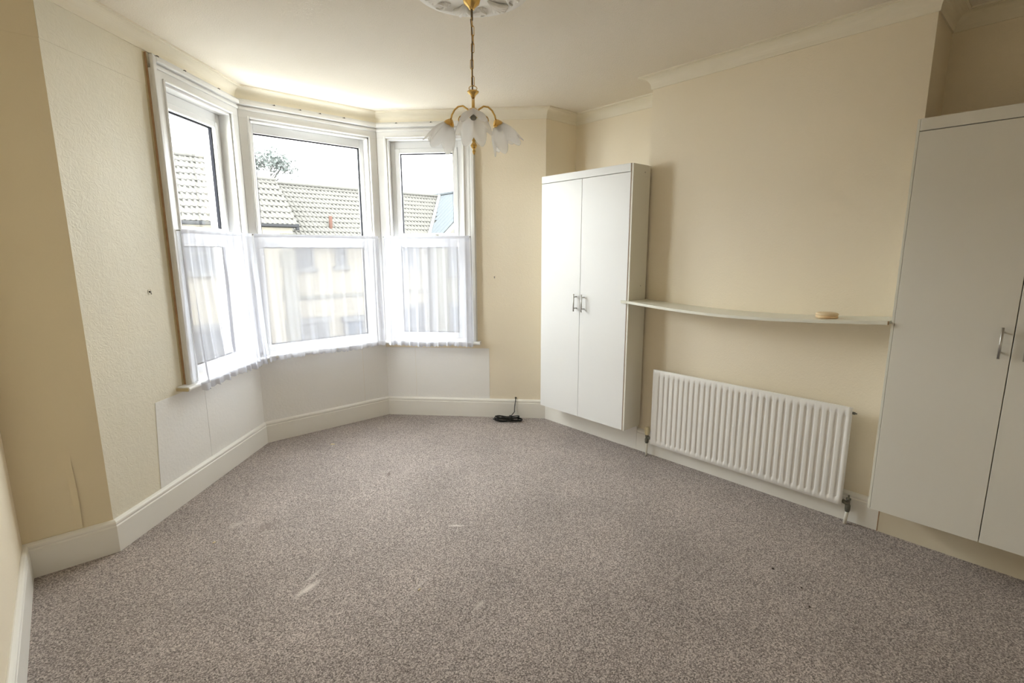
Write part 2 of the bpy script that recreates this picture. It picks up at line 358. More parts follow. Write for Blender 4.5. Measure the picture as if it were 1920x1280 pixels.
# ------------------------------------------------------------------ bay windows
def window(i, n, label):
    loc, rz, ln = frame(i); a, b = OPN[i]
    w = empty('window_%d' % n, loc, rz); tag(w, label, kind='structure')
    mir = (lambda s: ln-s) if i == 2 else (lambda s: s)
    def bx(mb, s0, s1, y0, y1, z0, z1):
        p, q = sorted((mir(s0), mir(s1))); return mb.box(p, q, y0, y1, z0, z1)
    SZ = 0.69
    # casing boards
    if i == 3:
        bx(MB(), 0.010, a, -0.022, 0, SZ, WZ1).build('casing_board', M_gloss, w, bevel=0.002)
        bx(MB(), b, ln-0.010, -0.022, 0, SZ, WZ1).build('casing_board', M_gloss, w, bevel=0.002)
        h0, h1 = 0.010, ln-0.010
        A, B = a, b
    else:
        bx(MB(), 0.010, 0.087, -0.022, 0, SZ, WZ1).build('casing_board', M_gloss, w, bevel=0.002)
        m = MB(); bx(m, 0.735, 0.830, -0.026, 0, SZ, 2.44)
        m.build('casing_board', M_gloss, w, bevel=0.002)
        m = MB(); bx(m, 0.802, 0.832, -0.044, -0.024, SZ, 2.505); m.build('casing_moulding', M_gloss, w, bevel=0.006, seg=3)
        m = MB(); bx(m, 0.775, 0.795, -0.032, -0.024, SZ, 2.44); m.build('casing_moulding', M_gloss, w, bevel=0.004, seg=3)
        m = MB(); bx(m, 0.8305, 0.835, -0.012, 0, SZ, 2.515); m.build('bare_edge', M_bare if i == 2 else M_gloss, w)
        m = MB(); bx(m, 0.835, 0.848, -0.002, 0, SZ, 2.515); m.build('shade_strip', M_ochre if i == 2 else M_wall, w)  # left strip's ochre paints in the shaded gap; right one matches the wall
        h0, h1 = 0.010, 0.802; A, B = 0.087, 0.735
    bx(MB(), h0, h1, -0.022, 0, WZ1, 2.52).build('head_board', M_gloss, w, bevel=0.002)
    m = MB(); bx(m, h0+0.006, h1, -0.046, -0.02, 2.476, 2.506); m.build('head_moulding', M_gloss, w, bevel=0.007, seg=3)
    m = MB(); bx(m, h0+0.004, h1, -0.034, -0.02, 2.446, 2.466); m.build('head_moulding', M_gloss, w, bevel=0.005, seg=3)
    # bead round the opening
    bead = MB(); t = 0.014
    bx(bead, A-t, A, -0.034, -0.01, SZ, WZ1+t); bx(bead, B, B+t, -0.034, -0.01, SZ, WZ1+t); bx(bead, A, B, -0.034, -0.01, WZ1, WZ1+t)
    bead.build('opening_bead', M_gloss, w, bevel=0.005, seg=3)
    # linings of the reveal
    m = MB(); bx(m, A-0.002, A+0.012, -0.012, 0.075, SZ, WZ1); bx(m, B-0.012, B+0.002, -0.012, 0.075, SZ, WZ1); bx(m, A, B, -0.012, 0.075, WZ1-0.012, WZ1+0.002)
    m.build('reveal_lining', M_gloss, w)
    # uPVC frame
    A2, B2 = A+0.012, B-0.012; zt = WZ1-0.012; z0 = 0.695; y0, y1 = 0.062, 0.125
    if i == 3: gl = [(0.124, ln-0.124, 0.752, 1.503), (0.122, ln-0.124, 1.590, 2.319)]
    else: gl = [(0.151, 0.660, 0.752, 1.506), (0.139, 0.676, 1.583, 2.326)]
    f = MB(); (l0, l1, lz0, lz1), (u0, u1, uz0, uz1) = gl
    bx(f, A2, l0, y0, y1, z0, lz1); bx(f, l1, B2, y0, y1, z0, lz1); bx(f, l0, l1, y0, y1, z0, lz0)
    bx(f, A2, u0, y0, y1, lz1, zt); bx(f, u1, B2, y0, y1, lz1, zt); bx(f, u0, u1, y0, y1, uz1, zt)
    fr = f.build('frame', M_upvc, w, bevel=0.004)
    m = MB(); bx(m, l0, l1, y0, y1, lz1, 1.5465); bx(m, u0, u1, y0, y1, 1.5465, uz0); m.build('transom', M_upvc, w, bevel=0.003)
    def gasket(x0, x1, za, zb, par, y):
        x0, x1 = sorted((mir(x0), mir(x1)))
        MB().ring(x0, x1, za, zb, 0.007, y, y+0.02).build('gasket', M_gasket, par)
    gasket(l0, l1, lz0, lz1, fr, 0.078)
    m = MB(); bx(m, l0+0.002, l1-0.002, 0.090, 0.094, lz0+0.002, lz1-0.002); m.build('pane', M_glass, w)
    if i == 3:
        gasket(u0, u1, uz0, uz1, fr, 0.078)
        m = MB(); bx(m, u0+0.002, u1-0.002, 0.090, 0.094, uz0+0.002, uz1-0.002); m.build('pane', M_glass, w)
    else:                                  # the side windows have an opening casement above
        x0, x1 = sorted((mir(u0+0.002), mir(u1-0.002)))
        s = MB().ring(x0, x1, uz0+0.002, uz1-0.002, 0.038, 0.048, 0.115).build('casement', M_upvc, w, bevel=0.004)
        gasket(u0+0.040, u1-0.040, uz0+0.040-0.018, uz1-0.040, s, 0.072)
        m = MB(); bx(m, u0+0.041, u1-0.041, 0.088, 0.092, uz0+0.024, uz1-0.042); m.build('pane', M_glass, s)
        m = MB(); hx = (u0+u1)/2+0.08
        bx(m, hx-0.05, hx+0.07, 0.024, 0.036, uz0+0.010, uz0+0.020); bx(m, hx-0.012, hx+0.012, 0.034, 0.05, uz0+0.004, uz0+0.028)
        m.build('handle', M_upvc if i == 2 else M_valve, s, bevel=0.003)
    hooks = {2: [0.881, 1.209, 0.66], 3: [0.254, 0.439, 0.588, 0.779], 4: [0.188, 0.48]}[i]
    for s_ in hooks:
        MB().tube([(s_, -0.012, 2.511), (s_, -0.036, 2.512), (s_, -0.043, 2.508), (s_, -0.041, 2.503)], 0.0026, 6).tube([(s_-0.011, -0.028, 2.509), (s_+0.011, -0.028, 2.508)], 0.0028, 6).build('hook', M_dark, w)
    return w
window(2, 1, 'left bay window, white casement with tall painted casing')
window(3, 2, 'wide middle bay window facing the street')
window(4, 3, 'right bay window, white casement behind the chandelier')
# window board running round the bay
def on_wall(i, s):
    (x, y, _), r, _l = frame(i); return (x+s*math.cos(r), y+s*math.sin(r))
pth = [on_wall(2, LB-0.895), W[3], W[4], on_wall(4, 0.866)]
sp_ = [(-0.06, 0.664), (0.062, 0.664), (0.071, 0.667), (0.077, 0.674), (0.077, 0.682), (0.071, 0.690), (0.060, 0.693), (-0.06, 0.694)]
o = MB().sweep(sp_, pth, mitres(pth)).build('trim_13', M_gloss, bevel=0.001)
tag(o, 'white rounded window board running round the bay', kind='structure')
q0 = on_wall(2, LB-0.897); d2 = Vector(W[3])-Vector(W[2]); d2.normalize(); n2 = Vector((d2.y, -d2.x))
MB().prism([(q0[0]-d2.x*0.004, q0[1]-d2.y*0.004), (q0[0], q0[1]), (q0[0]+n2.x*0.07, q0[1]+n2.y*0.07), (q0[0]-d2.x*0.004+n2.x*0.07, q0[1]-d2.y*0.004+n2.y*0.07)], 0.668, 0.686).build('worn_end', M_ochre, o)

# ------------------------------------------------------------------ net curtains
def curtain(i, s_top, s_bot, folds, amp, seed, label, hem=0.666, gather=0.0):
    loc, rz, ln = frame(i); rnd = random.Random(seed)
    ph = [rnd.uniform(0, 6.28) for _ in range(8)]; zt = 1.592
    e = empty('net_curtain', (loc[0], loc[1], 0), rz)
    tag(e, label, 'curtain', 'net curtains across the bay')
    def pos(u, v, zz=None, off=0.0):
        uu = u + gather*math.sin(PI*u)*0.5*v
        s = (s_top[0]+(s_top[1]-s_top[0])*uu)*(1-v) + (s_bot[0]+(s_bot[1]-s_bot[0])*uu)*v
        a = amp*(0.35+0.65*v)
        wv = math.sin(folds*2*PI*u+ph[0]+0.6*v) + 0.55*math.sin(folds*0.47*2*PI*u+ph[1]+1.1*v) + 0.35*math.sin(folds*2.3*2*PI*u+ph[2])
        s += 0.006*math.cos(folds*2*PI*u+ph[3]+v)*v
        y = -0.062 - 0.030*v**2.5 + a*wv*0.55*min(1, 0.2+v*2) - off
        bot = hem + 0.006*math.sin(3.1*u*PI+ph[4])
        z = zt+(bot-zt)*v - 0.004*abs(math.sin(folds*1.5*PI*u+ph[5]))*(1-v)
        return s, min(y, -0.050), z
    body = MB().grid(lambda u, v: pos(u, v*0.965), 150, 26).build('net', M_net, e, smooth=True)
    ns = max(10, int((s_bot[1]-s_bot[0])/0.035))
    def hemf(u, v):
        s, y, z = pos(u, 0.965+0.035*v)
        sc = 0.010*abs(math.sin(ns*PI*u)); return s, y-0.001, z-(sc*v)
    MB().grid(hemf, ns*6, 3).build('lace_hem', M_lace, e, smooth=True)
    MB().grid(lambda u, v: (pos(u, 0)[0], pos(u, 0)[1]-0.002, zt+0.006-v*0.022), 150, 2).build('heading', M_lace, e, smooth=True)
    y_ = -0.056
    MB().tube([(s_top[0]-0.005, y_, zt-0.002), (s_top[1]+0.005, y_, zt-0.002)], 0.0022, 6).build('wire', M_upvc, e)
    for s_ in (s_top[0]-0.004, s_top[1]+0.004):
        MB().tube([(s_, -0.024, zt-0.002), (s_, y_-0.006, zt-0.002)], 0.0035, 8).build('screw_eye', M_valve, e)
    return e
curtain(2, (0.650, 1.395), (0.640, 1.395), 9, 0.022, 3, 'net curtain bunched across the left bay window, its hem over the sill edge', hem=0.655, gather=0.18)
curtain(3, (0.03, 1.008), (0.045, 1.002), 8, 0.019, 5, 'net curtain hung flat across the middle bay window')
curtain(4, (0.048, 0.785), (0.052, 0.806), 9, 0.015, 8, 'net curtain across the right bay window below the chandelier', hem=0.662)

# ------------------------------------------------------------------ wardrobes
XW = 2.820
def handle(par, x, y, z0, z1):
    h = MB().tube([(x-0.032, y, z0), (x-0.032, y, z1)], 0.006, 12).build('handle', M_steel, par, smooth=True)
    for z in (z0+0.022, z1-0.022):
        MB().tube([(x-0.032, y, z), (x+0.001, y, z)], 0.0045, 10).build('post', M_steel, h, smooth=True)
def wardrobe(y0, yg, y1, zb, zd, zp, xback, label, dm, sm, pm, side):
    e = empty('wardrobe', (0, 0, 0)); e.location = (XW+0.02, (y0+y1)/2, 0); ox, oy = XW+0.02, (y0+y1)/2
    def B(mb): mb.v = [(x-ox, y-oy, z) for x, y, z in mb.v]; return mb
    tag(e, label, 'wardrobe', 'fitted white wardrobes')
    g = 0.0015
    for (a, b, hy) in ((y0, yg+g, yg+0.034), (yg-g, y1, yg-0.042)):
        d = B(MB().box(XW, XW+0.018, b, a, zb, zd)).build('door', dm, e, bevel=0.0015)
        h0, h1 = (1.022, 1.152)
        hm = MB().tube([(XW-0.032, hy, h0), (XW-0.032, hy, h1)], 0.005, 12); h = B(hm).build('handle', M_steel, d, smooth=True)
        for z in (h0+0.022, h1-0.022):
            B(MB().tube([(XW-0.032, hy, z), (XW+0.001, hy, z)], 0.0045, 10)).build('post', M_steel, h, smooth=True)
    B(MB().box(XW-0.002, XW+0.022, y1, y0, zd+0.003, zp)).build('pelmet', sm if side == 'near' else dm, e, bevel=0.002)
    B(MB().box(XW+0.022, xback, y1+0.008, y0-0.004, zp-0.02, zp-0.004)).build('top_board', sm, e)
    B(MB().box(XW+0.02, xback, y1+0.02, y0-0.02, zb, zb+0.018)).build('bottom_board', sm, e)
    if side == 'far':      # right-hand end panel stands in front of the chimney breast
        B(MB().box(XW+0.002, 3.018, y1-0.018, y1-0.002, zb-0.002, zp-0.001)).build('end_panel', M_melamine_side, e, bevel=0.001)
        B(MB().box(XW+0.0005, XW+0.0035, y1-0.0045, y1-0.0005, zb, zp)).build('edge_strip', M_edge, e)
        B(MB().box(XW+0.02, xback, y0-0.018, y0-0.001, zb, zp-0.02)).build('end_panel', M_melamine_side, e)
        for z in (1.228, 1.985): B(MB().lathe([(0, 0.002), (0.004, 0.002), (0.005, 0)], (2.955, y1-0.018, z), 10, Matrix.Rotation(PI/2, 3, 'X'))).build('screw_cap', M_steel, e)
        B(MB().box(XP, XP+0.018, y1+0.004, -0.022, 0, zb-0.002)).build('plinth', pm, e)
        B(MB().box(XP+0.018, XP+0.30, y1+0.03, y1+0.046, 0, zb)).build('foot', pm, e)
        B(MB().box(XP+0.018, XP+0.30, y0-0.05, y0-0.034, 0, zb)).build('foot', pm, e)
    else:
        B(MB().box(XW+0.004, XB-0.003, y0+0.002, y0+0.012, zb+0.0, zp)).build('end_panel', M_melamine_side, e, bevel=0.001)
        B(MB().box(XW+0.02, xback, y1+0.001, y1+0.018, zb, zp-0.02)).build('end_panel', sm, e)
        B(MB().box(XP, XP+0.018, y1, -2.4865, 0, zb-0.002)).build('plinth', pm, e)
        B(MB().box(XP+0.018, XP+0.30, y1+0.03, y1+0.046, 0, zb)).build('foot', pm, e)
        B(MB().box(XP+0.03, XP+0.30, y0-0.05, y0-0.034, 0, zb)).build('foot', pm, e)
    return e
wardrobe(-0.1593, -0.5661, -0.9817, 0.2008, 1.9777, 2.033, 3.37, 'tall white two-door wardrobe in the corner beside the bay window', M_melamine, M_melamine, M_skirt, 'far')
wardrobe(-2.4799, -2.8795, -3.279, 0.198, 1.9724, 2.0265, 3.37, 'off-white wardrobe cut by the right edge, nearest the camera', M_melamine_warm, M_melamine_warm, M_plinth_cream, 'near')

# ------------------------------------------------------------------ radiator
def radiator():
    y0, y1, z0, z1, x = -1.136, -2.327, 0.107, 0.655, 2.946
    ox, oy = x+0.03, (y0+y1)/2
    e = empty('radiator', (ox, oy, 0)); tag(e, 'long white ribbed panel radiator on the chimney breast', 'radiator')
    def B(mb): mb.v = [(a-ox, b-oy, c) for a, b, c in mb.v]; return mb
    nr = 31; pitch = (abs(y1-y0)-0.05)/nr
    ys = [0, 0.002, 0.006, 0.02]; prof = [0, 0, 0, 0]
    cols = [(0.0, 0.0), (0.003, -0.004), (0.018, -0.004)]
    for k in range(nr):
        b = 0.025+k*pitch
        for f, d in ((0.02, -0.003), (0.12, -0.004), (0.50, -0.004), (0.62, -0.003), (0.70, 0.003), (0.77, 0.005), (0.87, 0.005), (0.94, 0.003)): cols.append((b+f*pitch, d))
    Lr = abs(y1-y0); cols += [(Lr-0.018, -0.004), (Lr-0.003, -0.004), (Lr, 0.0)]
    rows = [(0.0, 0, 0.004), (0.003, 0, 0.0), (0.030, 0, 0.0), (0.044, 1, 0), (0.052, 1, 0), (z1-z0-0.058, 1, 0), (z1-z0-0.050, 1, 0), (z1-z0-0.036, 0, 0), (z1-z0-0.004, 0, 0.0), (z1-z0, 0, 0.004)]
    m = MB(); vs_ = []
    for zz, mk, ex in rows:
        for yy, d in cols:
            dd = d if mk else -0.004
            if yy in (0.0, Lr): dd = 0.004
            vs_.append((x+0.004+dd+ex, y0-yy, z0+zz))
    nc = len(cols); m.add(vs_, [(r*nc+c, r*nc+c+1, (r+1)*nc+c+1, (r+1)*nc+c) for r in range(len(rows)-1) for c in range(nc-1)])
    B(m).build('front_panel', M_rad, e, smooth=True)
    B(MB().box(x+0.006, x+0.020, y1+0.001, y0-0.001, z0+0.001, z1-0.001)).build('back_panel', M_rad, e, bevel=0.002)
    B(MB().box(x+0.010, x+0.050, y1+0.03, y0-0.03, z0+0.06, z1-0.06)).build('convector', M_rad, e)
    for yy in (y0-0.16, y1+0.16): B(MB().box(x+0.02, XB-0.001, yy-0.02, yy+0.02, z0+0.08, z1-0.06)).build('bracket', M_rad, e)
    B(MB().tube([(x+0.014, y1+0.002, z1-0.03), (x+0.014, y1-0.012, z1-0.03)], 0.007, 10).tube([(x+0.014, y1-0.012, z1-0.03), (x+0.014, y1-0.02, z1-0.03)], 0.004, 8)).build('bleed_valve', M_valve, e)
    # valves with their pipes to the floor
    vx = x+0.026
    vy = y0+0.040
    v = B(MB().lathe([(0, 0.098), (0.011, 0.098), (0.014, 0.106), (0.014, 0.128), (0.010, 0.134), (0.012, 0.150), (0.013, 0.158), (0, 0.160)], (vx, vy, 0), 14).tube([(vx, vy, 0.140), (vx, y0-0.003, 0.140)], 0.010, 10)).build('valve', M_valve, e, smooth=True)
    mm = MB()
    mm.lathe([(0, 0.160), (0.014, 0.160), (0.0155, 0.166), (0.0155, 0.212), (0.013, 0.218), (0, 0.219)], (vx, vy, 0), 16)
    for k in range(8):
        a = k*PI/4; mm.box(vx+0.0155*math.cos(a)-0.002, vx+0.0155*math.cos(a)+0.002, vy+0.0155*math.sin(a)-0.002, vy+0.0155*math.sin(a)+0.002, 0.17, 0.21)
    B(mm).build('cap', M_valvecap, v, bevel=0.001)
    B(MB().tube([(vx, vy, 0), (vx, vy, 0.1)], 0.0075, 10)).build('pipe', M_pipe, e, smooth=True)
    vy = y1-0.026
    v = B(MB().lathe([(0, 0.075), (0.011, 0.075), (0.013, 0.085), (0.013, 0.11), (0.009, 0.12), (0.009, 0.14), (0.012, 0.142), (0.012, 0.150), (0.005, 0.152), (0.004, 0.168), (0, 0.168)], (vx, vy, 0), 14).tube([(vx, vy, 0.118), (vx, y1+0.003, 0.128)], 0.011, 10)).build('valve', M_valve, e, smooth=True)
    B(MB().tube([(vx+0.004, vy+0.006, 0), (vx, vy, 0.08)], 0.009, 10)).build('pipe', M_pipe, e, smooth=True)
radiator()

# ------------------------------------------------------------------ sagging shelf and what lies on it
def shelf_top(y):
    u = (y+1.0)/(-2.44+1.0); return 1.131 + 0.006*u - 0.030*math.sin(PI*min(max(u, 0), 1))
def shelf_front(y):
    u = (y+0.96)/(-2.43+0.96); return 2.800 - 0.035*math.sin(PI*min(max(u, 0), 1))
def shelf():
    ox, oy, oz = XB, -1.7, 1.1
    e = empty('wall_shelf', (ox, oy, oz)); tag(e, 'long white sagging shelf between the two wardrobes above the radiator', 'shelf')
    N = 40; vs_ = []; th = 0.017
    for k in range(N+1):
        y = -1.003 + (-2.458+1.003)*k/N; z = shelf_top(y); xf = shelf_front(y)
        if k == N: xf += 0.0
        vs_ += [(xf-ox, y-oy, z-oz), (XB-0.001-ox, y-oy, z-oz), (XB-0.001-ox, y-oy, z-th-oz), (xf-ox, y-oy, z-th-oz)]
    fs = [(k*4+j, k*4+(j+1) % 4, (k+1)*4+(j+1) % 4, (k+1)*4+j) for k in range(N) for j in range(4)] + [(3, 2, 1, 0), (N*4, N*4+1, N*4+2, N*4+3)]
    MB().add(vs_, fs).build('board', M_shelf, e, bevel=0.0012)
    y = -1.003; z = shelf_top(y); xf = shelf_front(y)
    MB().add([(2.792-ox, -0.955-oy, z-oz), (2.818-ox, -0.935-oy, z-oz), (2.818-ox, y-oy, z-oz), (xf-ox, y-oy, z-oz)] + [(2.792-ox, -0.955-oy, z-th-oz), (2.818-ox, -0.935-oy, z-th-oz), (2.818-ox, y-oy, z-th-oz), (xf-ox, y-oy, z-th-oz)],
             [(0, 1, 2, 3), (7, 6, 5, 4), (0, 4, 5, 1), (1, 5, 6, 2), (2, 6, 7, 3), (3, 7, 4, 0)]).build('board_tip', M_shelf, e)
    y = -2.4585; z = shelf_top(y)
    MB().box(2.802-ox, 2.818-ox, y-0.0015-oy, y+0.003-oy, z-th-oz, z-oz).build('raw_edge', M_chip, e)
    MB().box(XB-0.012-ox, XB-ox, -2.44-oy, -1.02-oy, 1.075-oz, 1.085-oz)
    for yy in (-1.2, -1.72, -2.25):
        zz = shelf_top(yy)-th
        MB().box(2.93-ox, XB-ox, yy-0.008-oy, yy+0.008-oy, zz-0.012-oz, zz-oz).build('bearer', M_shelf, e, bevel=0.002)
shelf()
yp = -2.185; e = empty('wooden_ring_box', (2.872, yp, shelf_top(yp)+0.0005))
tag(e, 'small round pale wooden box on the right half of the sagging shelf', 'trinket box')
MB().lathe([(0, 0), (0.044, 0), (0.050, 0.004), (0.0515, 0.011), (0.050, 0.017), (0, 0.017)], n=32).build('base', M_wood, e, smooth=True)
MB().lathe([(0, 0.0172), (0.050, 0.0172), (0.0515, 0.021), (0.050, 0.026), (0.044, 0.029), (0, 0.030)], n=32).build('lid', mat('pale_lid_wood', (0.87, 0.70, 0.46), 0.5, None, (40, (0.84, 0.66, 0.42), 0.8)), e, smooth=True)

# ------------------------------------------------------------------ ceiling rose and chandelier
RC = (1.440, -1.090)
def rose():
    e = empty('ceiling_rose', (RC[0], RC[1], H)); tag(e, 'white plaster ceiling rose with leaf mouldings above the chandelier', 'ceiling rose')
    MB().lathe([(0, -0.030), (0.075, -0.030), (0.085, -0.022), (0.10, -0.016), (0.195, -0.013), (0.205, -0.020), (0.222, -0.022), (0.236, -0.018), (0.243, -0.012), (0.258, -0.010), (0.262, 0.0)], n=72).build('disc', M_plaster, e, smooth=True)
    for k in range(12):
        a = k*PI/6+0.12; m = MB(); n = 5
        if k % 2 == 0:            # acanthus fan made of ribs
            for j in range(n):
                b = a+(j-2)*0.10; l = 0.212 - 0.012*abs(j-2)
                m.tube([(0.105*math.cos(a), 0.105*math.sin(a), -0.018), (0.16*math.cos((a+b)/2), 0.16*math.sin((a+b)/2), -0.026), (l*math.cos(b), l*math.sin(b), -0.026), ((l+0.012)*math.cos(b), (l+0.012)*math.sin(b), -0.020)], [0.005, 0.010, 0.010, 0.004], 6)
            m.build('leaf', M_plaster, e, smooth=True)
        else:                     # rosette with curling scroll
            c = Vector((0.17*math.cos(a), 0.17*math.sin(a), -0.016))
            m.lathe([(0, -0.012), (0.010, -0.010), (0.014, 0)], c, 10)
            for j in range(6):
                b = j*PI/3; m.lathe([(0, -0.007), (0.008, -0.005), (0.010, 0)], c+Vector((0.017*math.cos(b), 0.017*math.sin(b), 0)), 8)
            pts = []
            for j in range(22):
                t = j/21; r = 0.012+0.026*(1-t); b = a+PI/2+t*5.0
                pts.append((0.205*math.cos(a+0.05)+r*math.cos(b), 0.205*math.sin(a+0.05)+r*math.sin(b), -0.022))
            m.tube(pts, 0.0055, 6); m.build('rosette', M_plaster, e, smooth=True)
rose()

def chandelier():
    e = empty('chandelier', (RC[0], RC[1], H)); tag(e, 'brass three-arm chandelier with frosted tulip glass shades', 'chandelier')
    z = lambda a: a-H
    MB().lathe([(0, z(2.512)), (0.010, z(2.512)), (0.016, z(2.522)), (0.034, z(2.536)), (0.040, z(2.556)), (0.040, z(2.572)), (0, z(2.572))], n=28).build('ceiling_cup', M_brass, e, smooth=True)
    MB().lathe([(0, z(2.470)), (0.005, z(2.470)), (0.005, z(2.514)), (0, z(2.514))], n=12).build('stem', M_cord, e)
    # chain links
    lk = MB(); pts = []
    for j in range(20):
        a = 2*PI*j/20; pts.append((0.0068*math.cos(a), 0, 0.007*math.sin(a) + (0.0135 if math.sin(a) > 0 else -0.0135)))
    base = lk.tube(pts, 0.0016, 6, closed=True)
    first = None; zc = 2.462; k = 0
    while zc > 2.205:
        if first is None: first = base.build('chain_link', M_brass, e, smooth=True); o = first
        else: o = first.copy(); COL.objects.link(o); o.parent = e
        o.location = (0.004*math.sin(k*0.9), 0, z(zc)); o.rotation_euler = (0, 0.0, (PI/2 if k % 2 else 0.0)+0.6)
        zc -= 0.0345; k += 1
    pts = [(-0.003+0.0035*math.sin(t*9), 0.004*math.cos(t*7), z(2.475-(2.475-2.165)*t)) for t in [i/40 for i in range(41)]]
    MB().tube(pts, 0.0032, 8).build('flex', M_cord, e, smooth=True)
    pts = [(0.020*math.cos(2*PI*j/24)*0.9, 0, z(2.190)+0.010*math.sin(2*PI*j/24)) for j in range(24)]
    ph0 = math.atan2(CAM[1]-RC[1], CAM[0]-RC[0]); ps = ph0+PI/2
    MB().tube([(q[0]*math.cos(ps), q[0]*math.sin(ps), q[2]) for q in pts], 0.0018, 6, closed=True).build('hanging_loop', M_brass, e, smooth=True)
    MB().lathe([(0, z(2.182)), (0.020, z(2.180)), (0.027, z(2.176)), (0.024, z(2.170)), (0.012, z(2.160)), (0.008, z(2.150)), (0, z(2.149))], n=28).build('dish', M_brass, e, smooth=True)
    MB().lathe([(0, z(2.152)), (0.0065, z(2.152)), (0.0075, z(2.12)), (0.009, z(2.10)), (0.018, z(2.09)), (0.020, z(2.07)), (0.012, z(2.055)), (0.008, z(2.02)), (0.006, z(1.975)), (0, z(1.975))], n=24).build('column', M_brass, e, smooth=True)
    MB().lathe([(0, z(1.978)), (0.006, z(1.976)), (0.009, z(1.968)), (0.006, z(1.959)), (0.010, z(1.953)), (0.016, z(1.944)), (0.011, z(1.934)), (0.005, z(1.927)), (0.008, z(1.920)), (0.006, z(1.912)), (0.003, z(1.906)), (0, z(1.903))], n=20).build('finial', M_brass, e, smooth=True)
    R = 0.126
    for k in range(3):
        ph = ph0 + k*2*PI/3; c, s = math.cos(ph), math.sin(ph)
        P = lambda r, zz, t=0.0: (r*c-t*s, r*s+t*c, z(zz))
        arm = MB().tube([P(0.012, 2.075), P(0.030, 2.105), P(0.055, 2.122), P(0.080, 2.122), P(0.100, 2.110), P(0.115, 2.090), P(R-0.004, 2.066)], 0.0042, 8).build('arm', M_brass, e, smooth=True)
        sc = []
        for j in range(30):
            t = j/29; r = 0.0035+0.017*(1-t); a = PI*0.6 - t*4.2*PI
            sc.append(P(0.062+r*math.cos(a), 2.062+r*math.sin(a)))
        MB().tube(sc, 0.0022, 6).tube([P(0.010, 2.055), P(0.03, 2.047), P(0.050, 2.050), sc[2]], 0.0026, 6).build('scroll', M_brass, arm, smooth=True)
        tilt = math.radians(33); ax = Vector((math.sin(tilt)*c, math.sin(tilt)*s, -math.cos(tilt)))
        org = Vector(P(R-0.006, 2.070)); ax.normalize(); u = Vector((-s, c, 0)); w = ax.cross(u)
        M3 = Matrix((u, w, ax)).transposed()
        MB().lathe([(0, -0.004), (0.006, -0.003), (0.014, 0.004), (0.022, 0.014), (0.026, 0.024), (0.026, 0.029), (0.022, 0.030), (0, 0.030)], org, 24, M3).build('holder_cup', M_brass, arm, smooth=True)
        MB().lathe([(0, 0.028), (0.013, 0.028), (0.013, 0.052), (0.010, 0.054), (0, 0.054)], org, 16, M3).build('lampholder', M_valve, arm, smooth=True)
        npet = 6; off = 0.35*k
        def petal(uu, vv):
            th = uu*2*PI; q = abs(math.cos(npet*th/2+off)); Ln = 0.076 + 0.046*q**1.2
            t = vv; l = t*Ln
            r = 0.021 + 0.040*math.sin(min(t*1.25, 1)*PI/2)**0.9 + 0.016*t**3*(0.3+0.7*q)
            r *= 1+0.07*(q-0.6)*t
            return org + M3 @ Vector((r*math.cos(th), r*math.sin(th), 0.020+l))
        MB().grid(petal, 84, 16).build('shade', M_frost, arm, smooth=True, solid=0.0022)
chandelier()

# ------------------------------------------------------------------ coiled cable by the skirting
def cable():
    c = Vector((2.725, 0.150, 0)); d = Vector((0.681, -0.732, 0)).normalized(); n = Vector((d.y, -d.x, 0))
    e = empty('coiled_cable', (c.x, c.y, 0)); tag(e, 'black coiled cable lying by the skirting near the far wardrobe', 'cable')
    rnd = random.Random(11); pts = []
    loops = 9; N = 34
    for k in range(loops):
        L_ = rnd.uniform(0.085, 0.125); wd = rnd.uniform(0.018, 0.036); sh = rnd.uniform(-0.022, 0.022); zz = 0.005 + 0.0048*k*0.9; tw = rnd.uniform(-0.18, 0.18)
        for j in range(N):
            a = 2*PI*j/N; f = (k+j/N)
            x = L_*math.cos(a)+sh; y = wd*math.sin(a)*(0.55+0.45*abs(math.cos(a))) ; x, y = x*math.cos(tw)-y*math.sin(tw), x*math.sin(tw)+y*math.cos(tw)
            pts.append(d*x + n*(y+0.012) + Vector((0, 0, zz+0.006*math.sin(2*a+k)+0.0055)))
    MB().tube(pts, 0.0040, 7).build('coil', M_black, e, smooth=True)
    tie = [(d*(0.02) + n*(0.012+0.030*math.cos(a)) + Vector((0, 0, 0.030+0.026*math.sin(a)))) for a in [2*PI*i/20 for i in range(20)]]
    MB().tube(tie, 0.004, 6, closed=True).tube([q+d*0.008 for q in tie], 0.004, 6, closed=True).build('tie', M_black, e, smooth=True)
    h = Vector((*on_wall(4, 1.171), 0.179)) - c
    inn = Vector((-0.732, -0.681, 0))
    MB().tube([h-inn*0.01, h+inn*0.020, h+inn*0.028+Vector((0, 0, -0.02)), h+inn*0.030+Vector((-0.006, 0.004, -0.07)), h+inn*0.034+Vector((-0.008, 0.006, -0.12)), d*0.03+n*0.006+Vector((0, 0, 0.05)), d*0.01+n*0.02+Vector((0, 0, 0.02))], 0.0036, 8).build('riser', M_black, e, smooth=True)
    MB().lathe([(0, 0.004), (0.008, 0.004), (0.009, 0.0)], h+inn*0.0005, 10, Vector((0, 0, 1)).rotation_difference(inn).to_matrix()).build('entry_hole', M_dark, e)
cable()

